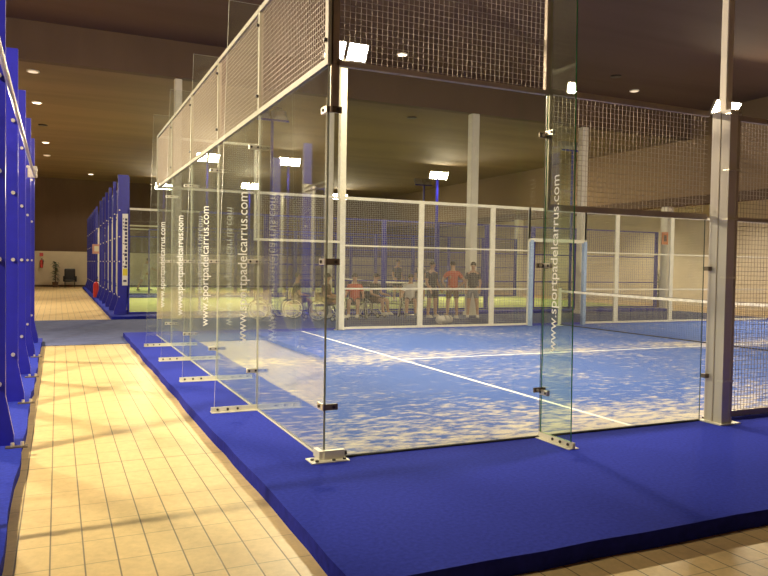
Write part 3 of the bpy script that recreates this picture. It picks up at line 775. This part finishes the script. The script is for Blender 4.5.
    for lg in L:
        a, kn, an = (Vector(q) for q in lg[:3])
        if long_legs: chain(1, [sc(a), sc(kn), sc(an)], S_([.108, .082, .062]), V, E, Rr)
        else: chain(1, [sc(a), sc(a.lerp(kn, .85))], S_([.112, .092]), V, E, Rr)
    link('trousers' if long_legs else 'shorts', skin_body('shorts', V, E, Rr, bottom, t), t)
    for lg in L:
        a, f = Vector(lg[2]), Vector(lg[3]); zz = f.z - .04
        sb = MB(); ctr = (Vector((a.x, a.y, zz)) + Vector((f.x, f.y, zz))) / 2
        sb.loft([[sc(ctr + Vector((px * 1.0, py, q_))) for px, py in ((-.042, .09), (.042, .09), (.052, -.04), (.045, -.12), (0, -.145), (-.045, -.12), (-.052, -.04))] for q_ in (0, .03)] +
                [[sc(ctr + Vector((px * .8, py * .8 + .02, .085))) for px, py in ((-.042, .09), (.042, .09), (.052, -.04), (.045, -.08), (0, -.1), (-.045, -.08), (-.052, -.04))]], M['pale'] if shirt != M['pale'] else M['grey'])
        sb.build('shoe', t)
    return t

def wheelchair(x, y, rz, label, z=FL + .012):
    t = thing('wheelchair', label, 'wheelchair', (x, y, z), rz, 'sports wheelchairs behind the far fence')
    MB().box(-.21, .21, -.22, .20, .44, .475, M['leather']).build('seat', t)
    MB().box(-.20, .20, .185, .215, .50, .80, M['leather']).build('backrest', t)
    f = MB()
    for s in (-1, 1):
        f.tube([(s*.21, .22, .85), (s*.21, .20, .42), (s*.20, -.24, .42), (s*.15, -.45, .14)], .013, M['steel'], 8)
        f.tube([(s*.21, .08, .42), (s*.21, .08, .30), (s*.18, -.26, .16)], .012, M['steel'], 8)
        f.tube([(s*.21, .22, .85), (s*.21, .31, .86)], .014, M['rubber'], 8)
    f.tube([(-.21, .2, .42), (.21, .2, .42)], .012, M['steel'], 8); f.tube([(-.3, .08, .30), (.3, .08, .30)], .014, M['steel'], 8)
    f.tube([(-.2, -.24, .42), (.2, -.24, .42)], .012, M['steel'], 8)
    f.build('frame', t)
    MB().box(-.15, .15, -.56, -.42, .125, .14, M['steel']).build('footrest', t)
    for s in (-1, 1):
        w = MB(); ax = Vector((1, 0, s * .12)); c = Vector((s * .30, .08, .302))
        w.ring_wheel(c, ax, .285, .015, M['rubber']); w.ring_wheel(c + Vector((s*.03, 0, 0)), ax, .25, .008, M['steel'])
        w.tube([c - ax.normalized()*.03, c + ax.normalized()*.03], .028, M['steel'], 10)
        a = ax.normalized(); u = a.cross(Vector((0, 0, 1))).normalized(); v = a.cross(u)
        for q in range(14):
            th = 2*PI*q/14; w.tube([c, c + (u*math.cos(th) + v*math.sin(th)) * .28], .0025, M['steel'], 4, False)
        w.build('wheel', t)
        w = MB(); w.ring_wheel((s*.17, -.30, .07), (1, 0, 0), .055, .015, M['rubber'], 16); w.tube([(s*.17, -.30, .07), (s*.18, -.27, .2)], .01, M['steel'], 6)
        w.tube([(s*.17 - .015, -.30, .07), (s*.17 + .015, -.30, .07)], .045, M['steel'], 10)
        w.build('caster', t)
    return t
RZ = FL + .012
SD = RZ - .04
sit_arms = [((-.09, -.05, -.26), (-.10, -.27, -.30)), ((.09, -.05, -.26), (.10, -.27, -.30))]
def seated(x, y, rz, label, wl, shirt, bottom):
    wheelchair(x, y, rz, wl)
    person(x, y + 0, RZ, rz, label, shirt, bottom, 'sit', 1.70, arms=sit_arms, lean=.12)
seated(6.05, 14.2, -.5, 'person in a red shirt seated in a wheelchair right of the far white mast', 'wheelchair of the red shirted player right of the far white mast', M['red'], M['dark'])
seated(5.0, 13.9, .9, 'person in pale clothes seated in a wheelchair left of the far white mast', 'wheelchair half hidden just left of the far white mast', M['khaki'], M['khaki'])
seated(4.45, 14.9, 1.4, 'person in dark clothes in a wheelchair seen through the large front glass', 'wheelchair of the dark clothed player behind the front glass', M['dark'], M['dark'])
wheelchair(3.4, 14.6, 1.2, 'empty wheelchair farthest left, seen through the large front glass')
seated(6.95, 14.9, .5, 'person in dark clothes seated in a wheelchair left of the white shirted one', 'wheelchair standing left of the white shirted player', M['dark'], M['khaki'])
seated(7.95, 14.4, -.4, 'person in a white shirt seated in a wheelchair, left of the standing group', 'wheelchair of the white shirted player left of the standing group', M['pale'], M['khaki'])
person(8.75, 14.5, RZ, .3, 'standing person in dark clothes left of the one in red', M['dark'], M['dark'], h=1.74)
person(9.2, 14.0, RZ, PI - .2, 'standing person in a red shirt and brown shorts, hands on hips', M['red'], M['khaki'], h=1.76,
       arms=[((-.20, .06, -.24), (-.04, -.06, -.42)), ((.20, .06, -.24), (.04, -.06, -.42))])
person(10.05, 14.2, RZ, -.6, 'standing person in a dark top and grey shorts beside the broad column', M['dark'], M['grey'], h=1.74)
person(11.3, 22.3, .0, .2, 'person in a dark top standing on the first green court, left one', M['dark'], M['dark'], h=1.78)
person(12.4, 22.3, .0, -.3, 'person in a dark top standing on the first green court, right one', M['dark'], M['grey'], h=1.74)
person(2.35, 34.2, .0, 2.2, 'player in pale clothes lunging on the farthest court beside the banner', M['pale'], M['pale'], 'stride', 1.74, lean=.3,
       arms=[((-.14, -.12, -.22), (-.2, -.35, -.30)), ((.12, -.15, -.2), (.22, -.4, -.28))])

t = thing('sports_bag', 'pale sports bag lying on the carpet behind the far fence', 'bag', (7.8, 12.0, RZ), .5)
mb = MB(); rr = []
for a, s_ in ((-.3, .5), (-.27, .9), (0, 1), (.27, .9), (.3, .5)):
    rr.append([(a, .13 * s_ * math.cos(q), .13 + .12 * s_ * math.sin(q)) for q in [2*PI*j/12 for j in range(12)]])
mb.loft(rr, M['pale']); mb.build('bag_body', t, True)
MB().tube([(-.12, -.12, .16), (-.1, -.05, .30), (.1, -.05, .30), (.12, -.12, .16)], .012, M['grey'], 6).build('handle', t)

# ------------------------------------------------------------------ small things at the back
def plant(x, y, z, label, h=1.55, w=.42, seed=1):
    random.seed(seed)
    t = thing('potted_plant', label, 'plant', (x, y, z))
    mb = MB(); n = 14
    mb.loft([[(r_*math.cos(2*PI*j/n), r_*math.sin(2*PI*j/n), zz) for j in range(n)] for r_, zz in ((.13, 0), (.18, .3), (.19, .32), (.15, .31))], M['pot']); mb.build('pot', t)
    MB().tube([(0, 0, .3), (.02, 0, h * .6), (0, .02, h * .85)], [.03, .022, .012], M['pot'], 8).build('stem', t)
    lf = MB()
    for i in range(110):
        a = random.uniform(0, 2*PI); zz = random.uniform(.35, h); el = random.uniform(-.3, .9)
        L_ = random.uniform(.5, 1.0) * w; b = Vector((0, 0, zz * .92)); d = Vector((math.cos(a)*math.cos(el), math.sin(a)*math.cos(el), math.sin(el)*.5))
        sd = Vector((-math.sin(a), math.cos(a), 0)) * .035
        m_ = b + d * L_ * .5 + Vector((0, 0, .04)); e_ = b + d * L_ - Vector((0, 0, .06))
        lf.quad([b, m_ - sd, e_, m_ + sd], M['leaf'])
    lf.build('foliage', t); return t
plant(-1.95, 42.2, FL, 'tall dark potted plant against the far wall at the corridor end', 1.65, .4, 2)
plant(21.6, 17.9, FL, 'dark green potted plant near the right column with orange sign', 1.7, .35, 5)
t = thing('armchair', 'black armchair against the far wall beside the potted plant', 'chair', (-1.15, 42.2, FL), 0)
MB().bevbox(-.30, .30, -.30, .25, .32, .48, M['leather'], .03).build('seat', t)
MB().bevbox(-.30, .30, .17, .30, .45, 1.12, M['leather'], .05).build('backrest', t)
for s in (-1, 1): MB().bevbox(s*.30, s*.38, -.30, .28, .35, .68, M['leather'], .02).build('armrest', t)
for sx in (-1, 1):
    for sy in (-1, 1): MB().tube([(sx*.27, sy*.22, 0), (sx*.27, sy*.22, .34)], .022, M['bolt'], 8).build('leg', t)
def extinguisher(x, y, z, label, wall=True, s=1.0):
    t = thing('fire_extinguisher', label, 'fire extinguisher', (x, y, z))
    mb = MB(); n = 14
    mb.loft([[(r_*s*math.cos(2*PI*j/n), r_*s*math.sin(2*PI*j/n), zz*s) for j in range(n)] for r_, zz in ((.08, 0), (.085, .03), (.085, .40), (.06, .47), (.025, .50))], M['redp']); mb.build('cylinder', t, False)
    if wall and z > .5: MB().box(-.05, .05, .05, .10, .2, .3, M['bolt']).build('wall_bracket', t)
    MB().tube([(0, 0, .5*s), (0, 0, .56*s), (.06*s, 0, .58*s)], .015*s, M['bolt'], 8).build('valve', t)
    MB().tube([(.02, 0, .55*s), (.10*s, -.02, .48*s), (.10*s, -.02, .2*s)], .012*s, M['rubber'], 6).build('hose', t)
extinguisher(-2.72, 42.90, 1.05, 'red fire extinguisher hung on the far cream wall', s=1.0)
extinguisher(-.38, 26.9, -.01, 'red fire extinguisher standing on the carpet beside the blue fins', s=1.3)
t = thing('wall_sign', 'small red sign above the extinguisher on the far wall', 'sign', (-2.72, 42.97, 1.85)); MB().box(-.10, .10, -.02, .0, -.10, .10, M['redp']).build('plate', t)
t = thing('wall_sign', 'small pale sign fixed on the blue fins of the second far court', 'sign', (-.36, 27.0, 2.0))
MB().box(-.16, .16, -.02, .02, -.2, .2, plain('pink_sign', (.65, .38, .34), .6, 0, .05)).build('plate', t); MB().box(-.09, .09, -.026, -.02, -.1, .12, M['white']).build('sign_print', t)
MB().tube([(0, .02, -2.0), (0, .02, -.2)], .02, bl, 8).build('stand', t)
t = thing('hanging_sign', 'orange square sign on the cream column at right', 'sign', (19.98, 16.0, 2.75)); MB().box(-.2, .1, -.02, .02, -.24, .24, M['orange']).build('plate', t); MB().box(-.12, .02, -.026, -.02, -.12, .12, M['pot']).build('sign_print', t)
MB().box(.0, .06, -.01, .01, -.04, .04, M['steel']).build('bracket', t)

# ------------------------------------------------------------------ world, camera, view
w = bpy.data.worlds.new('World'); S.world = w; w.use_nodes = True
w.node_tree.nodes['Background'].inputs[0].default_value = (1, .8, .55, 1); w.node_tree.nodes['Background'].inputs[1].default_value = .02

yaw, pitch, roll, f = .428896051, -.0303407745, .0160462774, 714.984861
F = Vector((math.sin(yaw) * math.cos(pitch), math.cos(yaw) * math.cos(pitch), math.sin(pitch)))
R = Vector((math.cos(yaw), -math.sin(yaw), 0)); U = R.cross(F)
R2 = R * math.cos(roll) + U * math.sin(roll); U2 = U * math.cos(roll) - R * math.sin(roll)
cam = bpy.data.cameras.new('Camera'); co = bpy.data.objects.new('Camera', cam); COL.objects.link(co)
cam.sensor_width = 36; cam.lens = f / 768 * 36; cam.clip_end = 200; cam.clip_start = .05
m3 = Matrix((R2, U2, -F)).transposed()
co.matrix_world = Matrix.Translation((-1.84335111, -5.08113071, 1.47237133)) @ m3.to_4x4()
S.camera = co
S.view_settings.view_transform = 'Standard'; S.view_settings.look = 'None'
S.view_settings.gamma = 1; S.view_settings.use_curve_mapping = False
S.view_settings.exposure = 0.0
cy = S.cycles
cy.max_bounces = 12; cy.diffuse_bounces = 4; cy.glossy_bounces = 6; cy.transparent_max_bounces = 48; cy.transmission_bounces = 8
cy.use_denoising = True; cy.sample_clamp_indirect = 6; cy.caustics_reflective = False; cy.caustics_refractive = False
